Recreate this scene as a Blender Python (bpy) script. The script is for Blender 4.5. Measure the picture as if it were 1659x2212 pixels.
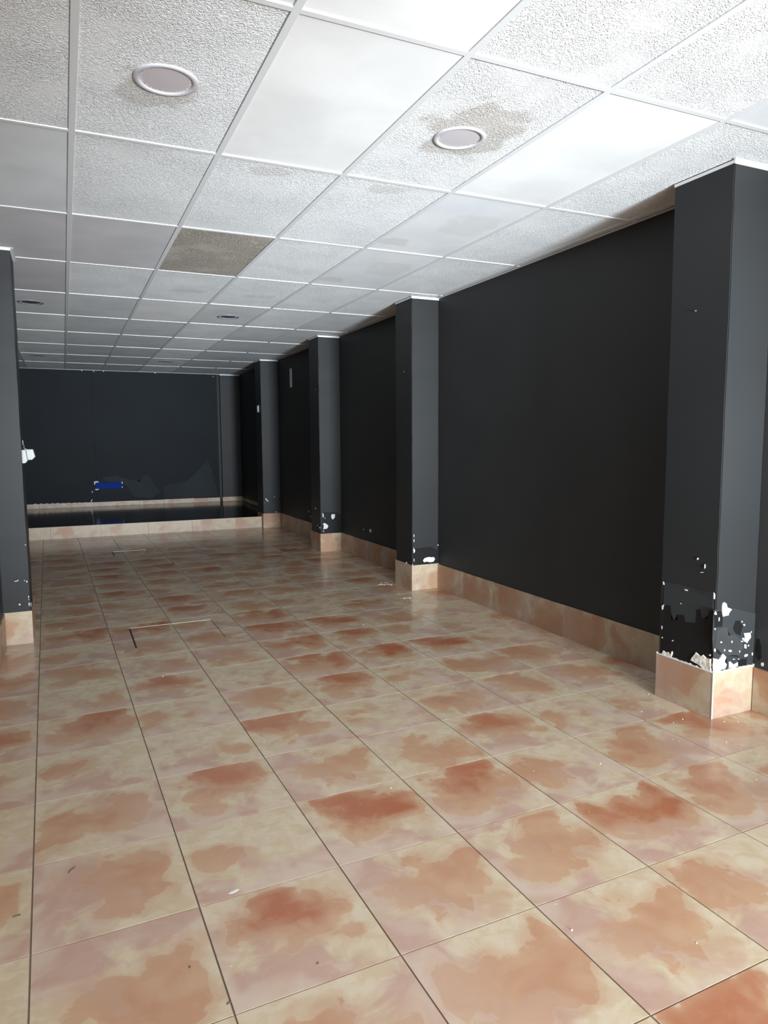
import bpy, bmesh, math, random
from mathutils import Matrix, Vector
random.seed(7)
for o in list(bpy.data.objects): bpy.data.objects.remove(o)
SC = bpy.context.scene
COL = SC.collection

# ------------------------------------------------------------------ camera
CAM_H, YAW, PIT, ROL, F = 1.38687, 0.427018, -0.102057, -0.005914, 1512.33
cam = bpy.data.cameras.new('camera'); camo = bpy.data.objects.new('camera', cam); COL.objects.link(camo)
cam.sensor_fit = 'HORIZONTAL'; cam.sensor_width = 36.0; cam.lens = 36.0*F/1659.0
cam.clip_start = 0.05; cam.clip_end = 200
fw = Vector((math.sin(YAW)*math.cos(PIT), math.cos(YAW)*math.cos(PIT), math.sin(PIT)))
r0 = Vector((math.cos(YAW), -math.sin(YAW), 0)); u0 = r0.cross(fw)
r1 = r0*math.cos(ROL) + u0*math.sin(ROL); u1 = u0*math.cos(ROL) - r0*math.sin(ROL)
m = Matrix.Identity(4)
for i in range(3):
    m[i][0] = r1[i]; m[i][1] = u1[i]; m[i][2] = -fw[i]
m.translation = Vector((0, 0, CAM_H)); camo.matrix_world = m
SC.camera = camo

# ------------------------------------------------------------------ world, light, exposure
W = bpy.data.worlds.new('daylight'); SC.world = W; W.use_nodes = True
W.node_tree.nodes['Background'].inputs[0].default_value = (0.80, 0.90, 1.0, 1)
W.node_tree.nodes['Background'].inputs[1].default_value = 0.6
def area(name, loc, target, sx, sy, power, color):
    l = bpy.data.lights.new(name, 'AREA'); l.shape = 'RECTANGLE'; l.size = sx; l.size_y = sy
    l.energy = power; l.color = color
    o = bpy.data.objects.new(name, l); COL.objects.link(o); o.location = loc
    d = Vector(target) - Vector(loc)
    o.rotation_euler = d.to_track_quat('-Z', 'Z').to_euler()
    return o
# the open shop door behind the camera, right of it: the sharper, far-reaching daylight
def spread(o, deg): o.data.spread = math.radians(deg)
spread(area('door_daylight', (1.95, -3.6, 0.42), (1.80, 6.4, 2.15), 0.8, 0.7, 98, (0.80, 0.91, 1.0)), 40)
spread(area('doorway_sky', (1.6, -3.6, 0.8), (1.6, 6.4, 2.2), 1.2, 1.4, 32, (0.82, 0.92, 1.0)), 60)
# added low lamp, aimed upward to brighten the ceiling
spread(area('ceiling_fill', (1.5, -2.9, 0.15), (1.5, 2, 2.6), 2.8, 0.8, 42, (0.93, 0.97, 1.0)), 120)
spread(area('near_floor_fill', (1.3, -2.7, 2.25), (1.4, 2.6, 0), 2.8, 0.7, 70, (0.97, 0.98, 1.0)), 100)  # added lamp, aimed down to brighten the near floor
# the wide shop window beside the door
area('shop_window_daylight', (1.3, -2.6, 1.4), (1.5, 5, 1.4), 3.3, 2.3, 80, (0.95, 0.97, 1.0))
SC.view_settings.view_transform = 'Standard'
SC.view_settings.look = 'None'
SC.view_settings.gamma = 1.0
SC.view_settings.exposure = 0.0
SC.view_settings.use_curve_mapping = False

# ------------------------------------------------------------------ sizes (metres)
ZC = 2.663                 # ceiling grid
XR, XL, XL2 = 3.15, -0.43, -0.90
Y0, YB = -2.5, 13.72       # open shop front, back wall
YSTEP = 11.035             # front of the raised platform
YL = 5.70                  # where the left wall steps back
SK_H = 0.229               # skirting height

# ------------------------------------------------------------------ material helpers
def new_mat(name):
    m = bpy.data.materials.new(name); m.use_nodes = True
    nt = m.node_tree; b = nt.nodes['Principled BSDF']
    return m, nt, b
def N(nt, t, **kw):
    n = nt.nodes.new(t)
    for k, v in kw.items(): setattr(n, k, v)
    return n
def L(nt, a, b): nt.links.new(a, b)
def mathn(nt, op, a, b=None, c=None, clamp=False):
    n = N(nt, 'ShaderNodeMath', operation=op); n.use_clamp = clamp
    for i, v in enumerate((a, b, c)):
        if v is None: continue
        if isinstance(v, (int, float)): n.inputs[i].default_value = v
        else: L(nt, v, n.inputs[i])
    return n.outputs[0]
def smooth(nt, v, lo, hi):
    n = N(nt, 'ShaderNodeMapRange', interpolation_type='SMOOTHSTEP')
    L(nt, v, n.inputs[0]); n.inputs[1].default_value = lo; n.inputs[2].default_value = hi
    return n.outputs[0]
def mix(nt, f, a, b):
    n = N(nt, 'ShaderNodeMix', data_type='RGBA')
    if isinstance(f, (int, float)): n.inputs[0].default_value = f
    else: L(nt, f, n.inputs[0])
    for i, v in ((6, a), (7, b)):
        if isinstance(v, tuple): n.inputs[i].default_value = v if len(v) == 4 else (*v, 1)
        else: L(nt, v, n.inputs[i])
    return n.outputs[2]
def noise(nt, vec, scale, detail=3, rough=0.5, dist=0.0):
    n = N(nt, 'ShaderNodeTexNoise'); n.inputs['Scale'].default_value = scale
    n.inputs['Detail'].default_value = detail; n.inputs['Roughness'].default_value = rough
    n.inputs['Distortion'].default_value = dist
    L(nt, vec, n.inputs['Vector']); return n.outputs['Fac']
def bump(nt, b, h, strength, dist):
    n = N(nt, 'ShaderNodeBump'); n.inputs['Strength'].default_value = strength
    n.inputs['Distance'].default_value = dist
    L(nt, h, n.inputs['Height']); L(nt, n.outputs[0], b.inputs['Normal'])
def plain(name, color, rough=0.5, spec=0.5, metal=0.0):
    m, nt, b = new_mat(name)
    b.inputs['Base Color'].default_value = (*color, 1); b.inputs['Roughness'].default_value = rough
    b.inputs['Specular IOR Level'].default_value = spec; b.inputs['Metallic'].default_value = metal
    return m

# glazed terracotta-look tile: one warm cloud on a cream ground and a mauve cast from one side;
# each tile object carries its own print: seed, cloud centre and size (bx, by, br), depth, mauve side (mx, my)
def tile_material(name, rough=0.27, dim=1.0):
    m, nt, b = new_mat(name)
    def att(n): return N(nt, 'ShaderNodeAttribute', attribute_type='OBJECT', attribute_name=n).outputs['Fac']
    tc = N(nt, 'ShaderNodeTexCoord').outputs['Object']
    at = att('seed')
    off = N(nt, 'ShaderNodeCombineXYZ'); L(nt, at, off.inputs[0]); L(nt, mathn(nt, 'MULTIPLY', at, 1.7), off.inputs[1]); L(nt, mathn(nt, 'MULTIPLY', at, 0.6), off.inputs[2])
    ad = N(nt, 'ShaderNodeVectorMath', operation='ADD'); L(nt, tc, ad.inputs[0]); L(nt, off.outputs[0], ad.inputs[1])
    v = ad.outputs[0]
    sep = N(nt, 'ShaderNodeSeparateXYZ'); L(nt, tc, sep.inputs[0])
    X, Y = sep.outputs[0], sep.outputs[1]
    ax = mathn(nt, 'ABSOLUTE', X); ay = mathn(nt, 'ABSOLUTE', Y)
    big = noise(nt, v, 5.0, 2, 0.45, 0.6); rag = noise(nt, v, 16.0, 5, 0.62, 0.7)
    fine = noise(nt, v, 60.0, 4, 0.6, 0.4); big2 = noise(nt, v, 5.5, 4, 0.55, 0.5)
    dx = mathn(nt, 'SUBTRACT', X, att('bx')); dy = mathn(nt, 'MULTIPLY', mathn(nt, 'SUBTRACT', Y, att('by')), 1.35)
    d = mathn(nt, 'SQRT', mathn(nt, 'ADD', mathn(nt, 'MULTIPLY', dx, dx), mathn(nt, 'MULTIPLY', dy, dy)))
    wob = mathn(nt, 'ADD', mathn(nt, 'MULTIPLY', mathn(nt, 'SUBTRACT', big, 0.5), 0.66), mathn(nt, 'MULTIPLY', mathn(nt, 'SUBTRACT', rag, 0.5), 0.22))
    s = mathn(nt, 'ADD', mathn(nt, 'SUBTRACT', mathn(nt, 'ADD', att('br'), 0.068), d), wob)
    rim = smooth(nt, mathn(nt, 'ADD', mathn(nt, 'MAXIMUM', ax, mathn(nt, 'MULTIPLY', ay, 0.97)), mathn(nt, 'MULTIPLY', mathn(nt, 'SUBTRACT', rag, 0.5), 0.09)), 0.178, 0.212)
    s = mathn(nt, 'SUBTRACT', s, mathn(nt, 'MULTIPLY', rim, 0.05))
    terr = mathn(nt, 'MAXIMUM', smooth(nt, s, -0.012, 0.040), mathn(nt, 'MULTIPLY', smooth(nt, mathn(nt, 'ADD', s, mathn(nt, 'MULTIPLY', mathn(nt, 'SUBTRACT', big2, 0.5), 0.4)), -0.10, 0.02), 0.50))
    deep = mathn(nt, 'MULTIPLY', smooth(nt, mathn(nt, 'ADD', s, mathn(nt, 'MULTIPLY', Y, 0.45)), 0.03, 0.26), att('depth'))
    cream = mix(nt, smooth(nt, rag, 0.38, 0.62), (0.575, 0.450, 0.300), (0.635, 0.535, 0.395))
    tan_ = mix(nt, smooth(nt, big2, 0.35, 0.65), (0.545, 0.350, 0.220), (0.495, 0.280, 0.170))
    warm = mix(nt, deep, tan_, (0.405, 0.140, 0.070))
    ms = mathn(nt, 'ADD', mathn(nt, 'MULTIPLY', X, att('mx')), mathn(nt, 'MULTIPLY', Y, att('my')))
    ms = mathn(nt, 'ADD', ms, mathn(nt, 'MULTIPLY', mathn(nt, 'SUBTRACT', big2, 0.5), 0.75))
    mauve = mathn(nt, 'MULTIPLY', smooth(nt, ms, -0.02, 0.12), 0.80)
    m_c = mix(nt, smooth(nt, big, 0.40, 0.60), (0.490, 0.305, 0.245), (0.600, 0.465, 0.385))
    c = mix(nt, mauve, cream, m_c)
    c = mix(nt, mathn(nt, 'MULTIPLY', terr, mathn(nt, 'SUBTRACT', 1.0, mathn(nt, 'MULTIPLY', mauve, 0.35))), c, warm)
    spk = smooth(nt, fine, 0.64, 0.74)
    c = mix(nt, mathn(nt, 'MULTIPLY', spk, 0.22), c, (0.62, 0.50, 0.38))
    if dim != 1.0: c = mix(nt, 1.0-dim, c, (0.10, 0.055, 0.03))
    L(nt, c, b.inputs['Base Color'])
    rr = mathn(nt, 'ADD', rough, mathn(nt, 'MULTIPLY', rag, 0.12)); L(nt, rr, b.inputs['Roughness'])
    b.inputs['Specular IOR Level'].default_value = 0.4
    hh = mathn(nt, 'ADD', mathn(nt, 'MULTIPLY', big2, 1.0), mathn(nt, 'MULTIPLY', rag, 0.25))
    bump(nt, b, hh, 0.25, 0.004)
    return m
#            bx     by    br    depth  mx    my
PRINTS = {'A': (0.06, -0.05, 0.13, 0.35, -0.35, 0.55),
          'B': (0.03, 0.03, 0.125, 0.30, -0.70, -0.10),
          'E': (-0.04, 0.02, 0.135, 0.45, 0.60, -0.40),
          'C': (-0.14, 0.02, 0.055, 0.20, 0.10, -0.55),
          'F': (0.12, -0.05, 0.050, 0.50, -0.20, -0.40),
          'D': (0.02, 0.06, 0.165, 1.00, -0.40, -0.65),
          'G': (-0.03, 0.07, 0.140, 0.85, 0.30, -0.70)}
def set_print(o, kind, seed, rng):
    bx, by, br, dp, mx, my = PRINTS[kind]
    o['seed'] = seed; o['bx'] = bx+rng.uniform(-0.015, 0.015); o['by'] = by+rng.uniform(-0.015, 0.015)
    o['br'] = br+rng.uniform(-0.012, 0.012); o['depth'] = dp*rng.uniform(0.75, 1.0); o['mx'] = mx; o['my'] = my
M_TILE = tile_material('terracotta_glaze', 0.14)
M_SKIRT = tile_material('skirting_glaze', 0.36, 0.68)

def paint(name, col, rough, var=0.25, spec=0.4):
    m, nt, b = new_mat(name)
    tc = N(nt, 'ShaderNodeTexCoord').outputs['Object']
    n1 = noise(nt, tc, 1.6, 3, 0.5, 0.2); n2 = noise(nt, tc, 220.0, 2, 0.5)
    c = mix(nt, smooth(nt, n1, 0.3, 0.7), tuple(x*(1-var) for x in col), tuple(x*(1+var) for x in col))
    L(nt, c, b.inputs['Base Color']); b.inputs['Roughness'].default_value = rough
    b.inputs['Specular IOR Level'].default_value = spec
    bump(nt, b, mathn(nt, 'ADD', n2, mathn(nt, 'MULTIPLY', n1, 3.0)), 0.15, 0.001)
    return m
M_WALL = paint('black_wall_paint', (0.030, 0.0305, 0.031), 0.60, 0.06, spec=0.3)
M_PIL = paint('charcoal_pillar_paint', (0.0205, 0.0212, 0.0216), 0.50, 0.07, spec=0.25)
M_BACK = paint('blue_black_wall_paint', (0.0058, 0.0088, 0.0115), 0.60, 0.10, spec=0.15)
M_DARK = paint('fresh_black_paint', (0.010, 0.010, 0.010), 0.45, 0.1, spec=0.2)
M_MID = paint('grey_green_paint', (0.030, 0.033, 0.034), 0.50, 0.1, spec=0.2)
M_LIGHT = paint('chalky_blue_paint', (0.014, 0.019, 0.022), 0.6, 0.2, spec=0.15)
M_SCUFF = paint('scuffed_grey_paint', (0.060, 0.060, 0.061), 0.6, 0.5, spec=0.2)
M_CHIP = plain('white_plaster', (0.66, 0.66, 0.645), 0.8)
def plaster_mat():
    m, nt, b = new_mat('broken_cream_plaster')
    tc = N(nt, 'ShaderNodeTexCoord').outputs['Object']
    n1 = noise(nt, tc, 45, 5, 0.65, 0.5)
    L(nt, mix(nt, smooth(nt, n1, 0.35, 0.65), (0.55, 0.47, 0.37), (0.80, 0.77, 0.70)), b.inputs['Base Color'])
    b.inputs['Roughness'].default_value = 0.85; bump(nt, b, n1, 0.9, 0.01); return m
M_PLASTER = plaster_mat()
M_GROUT = plain('brown_grout', (0.20, 0.15, 0.11), 0.85)
M_MORTAR = plain('skirting_mortar', (0.36, 0.31, 0.25), 0.85)
M_WHITE = plain('white_metal_bar', (0.68, 0.69, 0.69), 0.45, 0.3)
M_WHITEP = plain('white_plastic', (0.40, 0.405, 0.395), 0.4)
M_VOID = plain('dark_gap', (0.010, 0.009, 0.008), 0.9)
M_EDGE = plain('worn_metal_edge', (0.45, 0.38, 0.32), 0.4, 0.5, 0.3)
M_STRIP = plain('grey_white_plastic_strip', (0.62, 0.62, 0.64), 0.5)
M_BLUE = plain('blue_plastic', (0.003, 0.028, 0.19), 0.6, 0.05)
M_CABLE = plain('grey_cable', (0.35, 0.36, 0.38), 0.5)
M_DIFF = plain('mauve_grey_diffuser', (0.56, 0.515, 0.53), 0.35)
M_DIFFD = plain('dark_diffuser', (0.10, 0.10, 0.115), 0.35)  # darker diffuser, used for the middle and farthest rows
M_RINGD = plain('dark_grey_ring', (0.22, 0.22, 0.24), 0.35)  # darker ring for the same rows
M_RING = plain('satin_silver_ring', (0.52, 0.505, 0.53), 0.3)
M_TWIG = plain('dark_debris', (0.10, 0.085, 0.05), 0.9)
def platform_mat():
    m, nt, b = new_mat('polished_dark_brown')
    tc = N(nt, 'ShaderNodeTexCoord').outputs['Object']
    n1 = noise(nt, tc, 5, 3, 0.5)
    L(nt, mix(nt, n1, (0.014, 0.011, 0.009), (0.024, 0.019, 0.015)), b.inputs['Base Color'])
    b.inputs['Roughness'].default_value = 0.12; b.inputs['Specular IOR Level'].default_value = 0.5
    return m
M_PLAT = platform_mat()

# ceiling tiles
def ceil_mat(name, col, texture, stains=(), col2=None, depth=1.0):
    m, nt, b = new_mat(name)
    tc = N(nt, 'ShaderNodeTexCoord').outputs['Object']
    rnd = N(nt, 'ShaderNodeObjectInfo').outputs['Random']
    sh = N(nt, 'ShaderNodeVectorMath', operation='ADD'); L(nt, tc, sh.inputs[0])
    cb = N(nt, 'ShaderNodeCombineXYZ'); L(nt, mathn(nt, 'MULTIPLY', rnd, 40.0), cb.inputs[0]); L(nt, mathn(nt, 'MULTIPLY', rnd, 17.0), cb.inputs[1]); L(nt, cb.outputs[0], sh.inputs[1])
    v = sh.outputs[0]
    soft = noise(nt, v, 2.6, 3, 0.5, 0.3)
    c = mix(nt, smooth(nt, soft, 0.3, 0.75), col, col2 or tuple(x*0.88 for x in col))
    if texture:
        # worm-like fissures: the contour lines of a noise
        n1 = noise(nt, v, 68.0, 1.5, 0.45, 1.0)
        rid = mathn(nt, 'SUBTRACT', 1.0, mathn(nt, 'MULTIPLY', mathn(nt, 'ABSOLUTE', mathn(nt, 'SUBTRACT', n1, 0.5)), 9.0), clamp=True)
        gate = smooth(nt, noise(nt, v, 4.0, 2, 0.5), 0.30, 0.52)
        h = mathn(nt, 'MULTIPLY', rid, mathn(nt, 'ADD', 0.25, mathn(nt, 'MULTIPLY', gate, 0.75)))
        bump(nt, b, h, 0.72*depth, 0.0028)
        c = mix(nt, mathn(nt, 'MULTIPLY', mathn(nt, 'SUBTRACT', 1.0, h), 0.14), c, tuple(x*0.62 for x in col))
    for (sx, sy, r, inten, squash) in stains:
        mp = N(nt, 'ShaderNodeMapping'); mp.inputs['Location'].default_value = (-sx, -sy*squash, 0); mp.inputs['Scale'].default_value = (1, squash, 0)
        L(nt, tc, mp.inputs['Vector'])
        ln = N(nt, 'ShaderNodeVectorMath', operation='LENGTH'); L(nt, mp.outputs[0], ln.inputs[0])
        nn = noise(nt, tc, 5.5, 3, 0.5, 0.5)
        d = mathn(nt, 'ADD', mathn(nt, 'DIVIDE', ln.outputs['Value'], r), mathn(nt, 'MULTIPLY', mathn(nt, 'SUBTRACT', nn, 0.5), 2.0))
        k = mathn(nt, 'SUBTRACT', 1.0, smooth(nt, d, 0.70, 1.05))
        c = mix(nt, mathn(nt, 'MULTIPLY', k, inten), c, (0.40, 0.345, 0.285))
    L(nt, c, b.inputs['Base Color']); b.inputs['Roughness'].default_value = 0.75 if texture else 0.6
    b.inputs['Specular IOR Level'].default_value = 0.3
    return m
CWH = (0.83, 0.84, 0.835)
MC = {
 'T': ceil_mat('fissured_white_tile', CWH, True),
 'S': ceil_mat('smooth_white_tile', (0.86, 0.86, 0.845), False),
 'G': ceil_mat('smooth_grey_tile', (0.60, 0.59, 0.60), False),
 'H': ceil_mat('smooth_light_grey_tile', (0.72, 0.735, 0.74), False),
 'B': ceil_mat('beige_fissured_tile', (0.47, 0.425, 0.36), True, depth=2.2),
 'LS': ceil_mat('fissured_tile_small_stain', CWH, True, ((-0.04, 0.10, 0.17, 0.42, 1.0),)),
 'LB': ceil_mat('fissured_tile_big_stain', CWH, True, ((0.03, -0.05, 0.21, 0.62, 0.8),)),
 'TE': ceil_mat('fissured_tile_edge_stain', CWH, True, ((-0.02, -0.47, 0.10, 0.28, 1.5),)),
 'TM': ceil_mat('fissured_tile_middle_smudge', CWH, True, ((0.05, 0.10, 0.16, 0.22, 2.0),)),
 'SM': ceil_mat('smooth_tile_grey_smudge', (0.78, 0.79, 0.79), False, ((-0.18, 0.38, 0.13, 0.25, 1.5), (0.1, -0.1, 0.2, 0.15, 1.0)), (0.70, 0.72, 0.73)),
}

# ------------------------------------------------------------------ mesh helpers
def link(name, bm, mat, parent=None, smooth_=False):
    me = bpy.data.meshes.new(name); bm.normal_update(); bm.to_mesh(me); bm.free()
    for mm in (mat if isinstance(mat, (list, tuple)) else [mat]): me.materials.append(mm)
    if smooth_:
        for p in me.polygons: p.use_smooth = True
    o = bpy.data.objects.new(name, me); COL.objects.link(o)
    if parent: o.parent = parent
    return o
def box(bm, x0, x1, y0, y1, z0, z1, mi=0):
    vs = [bm.verts.new(p) for p in ((x0,y0,z0),(x1,y0,z0),(x1,y1,z0),(x0,y1,z0),(x0,y0,z1),(x1,y0,z1),(x1,y1,z1),(x0,y1,z1))]
    fs = [bm.faces.new([vs[i] for i in f]) for f in ((3,2,1,0),(4,5,6,7),(0,1,5,4),(1,2,6,5),(2,3,7,6),(3,0,4,7))]
    for f in fs: f.material_index = mi
    return fs
def bevel(bm, w, seg=1):
    bmesh.ops.bevel(bm, geom=list(bm.edges), offset=w, segments=seg, affect='EDGES', profile=0.5)
def struct(o, label=None):
    o['kind'] = 'structure'
    if label: o['label'] = label
    return o
def thing(name, label, cat, loc, group=None):
    o = bpy.data.objects.new(name, None); COL.objects.link(o); o.location = loc
    o.empty_display_size = 0.1
    o['label'] = label; o['category'] = cat
    if group: o['group'] = group
    return o
def tag(o, label, cat, group=None):
    o['label'] = label; o['category'] = cat
    if group: o['group'] = group
    return o

# ------------------------------------------------------------------ room shell
bm = bmesh.new(); box(bm, XR, XR+0.15, Y0, YB+0.2, 0-0.03, ZC+0.06); wall_right = struct(link('wall_right', bm, M_WALL))
bm = bmesh.new(); box(bm, XL2-0.1, XL, Y0, YL, -0.03, ZC+0.06); struct(link('wall_left', bm, M_WALL))
bm = bmesh.new(); box(bm, XL2-0.1, XL2, YL, YB+0.2, -0.03, ZC+0.06); struct(link('wall_left', bm, M_WALL))
bm = bmesh.new(); box(bm, XL2, XR, YB, YB+0.2, 0, ZC+0.06); wall_back = struct(link('wall_back', bm, M_DARK))
# plasterboard sheets on the back wall
for x0, x1 in ((XL2, 0.510), (0.513, 2.725)):
    bm = bmesh.new(); box(bm, x0, x1, YB-0.02, YB, 0.2245, ZC-0.012); bevel(bm, 0.0015)
    link('plasterboard_sheet', bm, M_BACK, wall_back)

# ceiling slab above the grid
bm = bmesh.new(); box(bm, XL2, XR, Y0, YB, ZC+0.03, ZC+0.06); ceiling = struct(link('ceiling', bm, M_WHITE))
CX0, CP, CY0, CD = 0.0921, 0.6, 3.2884, 1.1594
def tile_kind(c, r):
    k = {(0,-1):'LS', (1,-1):'S', (2,-1):'LB', (3,-1):'S', (-1,-1):'T', (4,-1):'T', (5,-1):'T',
         (0,-2):'H', (1,-2):'S', (2,-2):'T', (3,-2):'T', (4,-2):'H', (-1,-2):'T',
         (-1,0):'H', (0,0):'T', (1,0):'TE', (2,0):'TE', (3,0):'SM', (4,0):'T',
         (-1,1):'G', (0,1):'G', (1,1):'B', (2,1):'T', (3,1):'SM', (4,1):'T',
         (-1,2):'G', (0,2):'T', (1,2):'TM', (2,2):'TM', (3,2):'T', (4,2):'T',
         (-1,3):'H', (0,3):'H', (1,3):'S', (2,3):'H', (3,3):'T', (4,3):'H'}.get((c, r))
    if k: return k
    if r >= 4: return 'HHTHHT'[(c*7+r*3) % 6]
    return 'T'
for r in range(-5, 10):
    for c in range(-2, 6):
        xa, xb = CX0+CP*c+0.002, CX0+CP*(c+1)-0.002
        ya, yb = CY0+CD*r+0.002, CY0+CD*(r+1)-0.002
        xm, ym = (xa+xb)/2, (ya+yb)/2
        ya2, yb2 = max(ya, Y0), min(yb, YB-0.002)
        left = XL if ya2 < YL-0.3 else XL2
        xa2, xb2 = max(xa, left), min(xb, XR-0.002)
        if xb2-xa2 < 0.01 or yb2-ya2 < 0.01: continue
        bm = bmesh.new(); dz = random.uniform(0, 0.0012)
        box(bm, xa2-xm, xb2-xm, ya2-ym, yb2-ym, 0.0015+dz, 0.018)
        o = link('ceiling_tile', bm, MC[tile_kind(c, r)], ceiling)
        o.location = (xm, ym, ZC); o.rotation_euler = (random.uniform(-0.0012, 0.0012), random.uniform(-0.0015, 0.0015), 0)
def tbar(p0, p1, w, drop):
    bm = bmesh.new()
    x0, y0, x1, y1 = *p0, *p1
    if abs(x1-x0) < 1e-6: box(bm, x0-w/2, x0+w/2, y0, y1, ZC-drop, ZC+0.004)
    else: box(bm, x0, x1, y0-w/2, y0+w/2, ZC-drop, ZC+0.004)
    bevel(bm, 0.0007)
    return link('ceiling_bar', bm, M_WHITE, ceiling)
for c in range(-1, 6):
    x = CX0+CP*c
    tbar((x, YL if x < XL else Y0), (x, YB-0.002), 0.026, 0.003)
for r in range(-4, 10):
    y = CY0+CD*r
    xs = [XL if y < YL else XL2] + [CX0+CP*c for c in range(-1, 6) if CX0+CP*c > (XL if y < YL else XL2)] + [XR-0.002]
    for a, b_ in zip(xs[:-1], xs[1:]):
        if b_-a > 0.03: tbar((a+0.0125, y), (b_-0.0125, y), 0.024, 0.0026)
# floor bed
bm = bmesh.new(); box(bm, XL2, XR, Y0, YB, -0.03, -0.0035); floor = struct(link('floor', bm, M_GROUT))

# ------------------------------------------------------------------ floor tiles
TH = 0.0198; TW, TD = 0.45209, 0.44268; OX, OY = -0.14784, 2.01359
ct, st = math.cos(TH), math.sin(TH)
def t2w(u, v): return (OX+u*ct-v*st, OY+u*st+v*ct)
def w2t(x, y): dx, dy = x-OX, y-OY; return (dx*ct+dy*st, -dx*st+dy*ct)
def clip(poly, a, b, c):            # keep a*x+b*y<=c
    out = []
    for i in range(len(poly)):
        p, q = poly[i], poly[(i+1) % len(poly)]
        dp, dq = a*p[0]+b*p[1]-c, a*q[0]+b*q[1]-c
        if dp <= 0: out.append(p)
        if (dp < 0 < dq) or (dq < 0 < dp):
            t = dp/(dp-dq); out.append((p[0]+t*(q[0]-p[0]), p[1]+t*(q[1]-p[1])))
    return out
def parea(p): return abs(sum(p[i][0]*p[(i+1)%len(p)][1]-p[(i+1)%len(p)][0]*p[i][1] for i in range(len(p))))/2
def prism_tile(name, poly, centre, rot, mat, parent, z0=-0.004, z1=0.0, bev=0.0018):
    c, s = math.cos(rot), math.sin(rot)
    loc = [((x-centre[0])*c+(y-centre[1])*s, -(x-centre[0])*s+(y-centre[1])*c) for x, y in poly]
    if sum(loc[i][0]*loc[(i+1)%len(loc)][1]-loc[(i+1)%len(loc)][0]*loc[i][1] for i in range(len(loc))) < 0: loc = loc[::-1]
    bm = bmesh.new()
    f = bm.faces.new([bm.verts.new((x, y, z1)) for x, y in loc])
    ret = bmesh.ops.inset_region(bm, faces=[f], thickness=bev, depth=0, use_even_offset=True)
    inner = set(f.verts)
    for v in bm.verts:
        if v not in inner: v.co.z = z1-bev*0.7
    ring = [e for e in bm.edges if e.is_boundary]
    ex = bmesh.ops.extrude_edge_only(bm, edges=ring)
    for v in ex['geom']:
        if isinstance(v, bmesh.types.BMVert): v.co.z = z0
    bmesh.ops.recalc_face_normals(bm, faces=bm.faces)
    if f.normal.z < 0: bmesh.ops.reverse_faces(bm, faces=bm.faces)
    o = link(name, bm, mat, parent)
    o.location = (centre[0], centre[1], 0); o.rotation_euler = (0, 0, rot)
    return o
HATCHES = [((0.383, 4.90, 0.985, 5.45), 'larger tiled floor hatch with dark open slit on its left side, nearer the camera'),
           ((0.500, 9.05, 0.905, 9.43), 'small far floor hatch with bright metal edge, near the raised platform')]
hatch_roots = []
for (x0, y0, x1, y1), lab in HATCHES:
    h = thing('floor_hatch', lab, 'hatch', ((x0+x1)/2, (y0+y1)/2, 0)); hatch_roots.append(h)
SEEDS = [3.1, 7.7, 12.4, 21.9, 33.3, 41.0, 55.5, 68.2, 74.6, 90.1]
GAP = 0.0022
KNOWN = {(0,-1):'A', (1,-1):'D', (2,-1):'B', (0,0):'B', (1,0):'C', (2,0):'D', (0,1):'E', (1,1):'D', (2,1):'B', (0,2):'C', (1,2):'F', (2,2):'G',
         (0,3):'D', (1,3):'C', (2,3):'B', (3,-1):'B', (3,-2):'B', (2,-2):'B', (3,0):'D', (3,1):'A', (4,-1):'D', (4,0):'C', (4,1):'D', (3,2):'C', (4,2):'E', (5,0):'E', (5,1):'C', (5,-1):'G', (-1,0):'G', (-1,1):'C', (-1,2):'G'}
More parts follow.
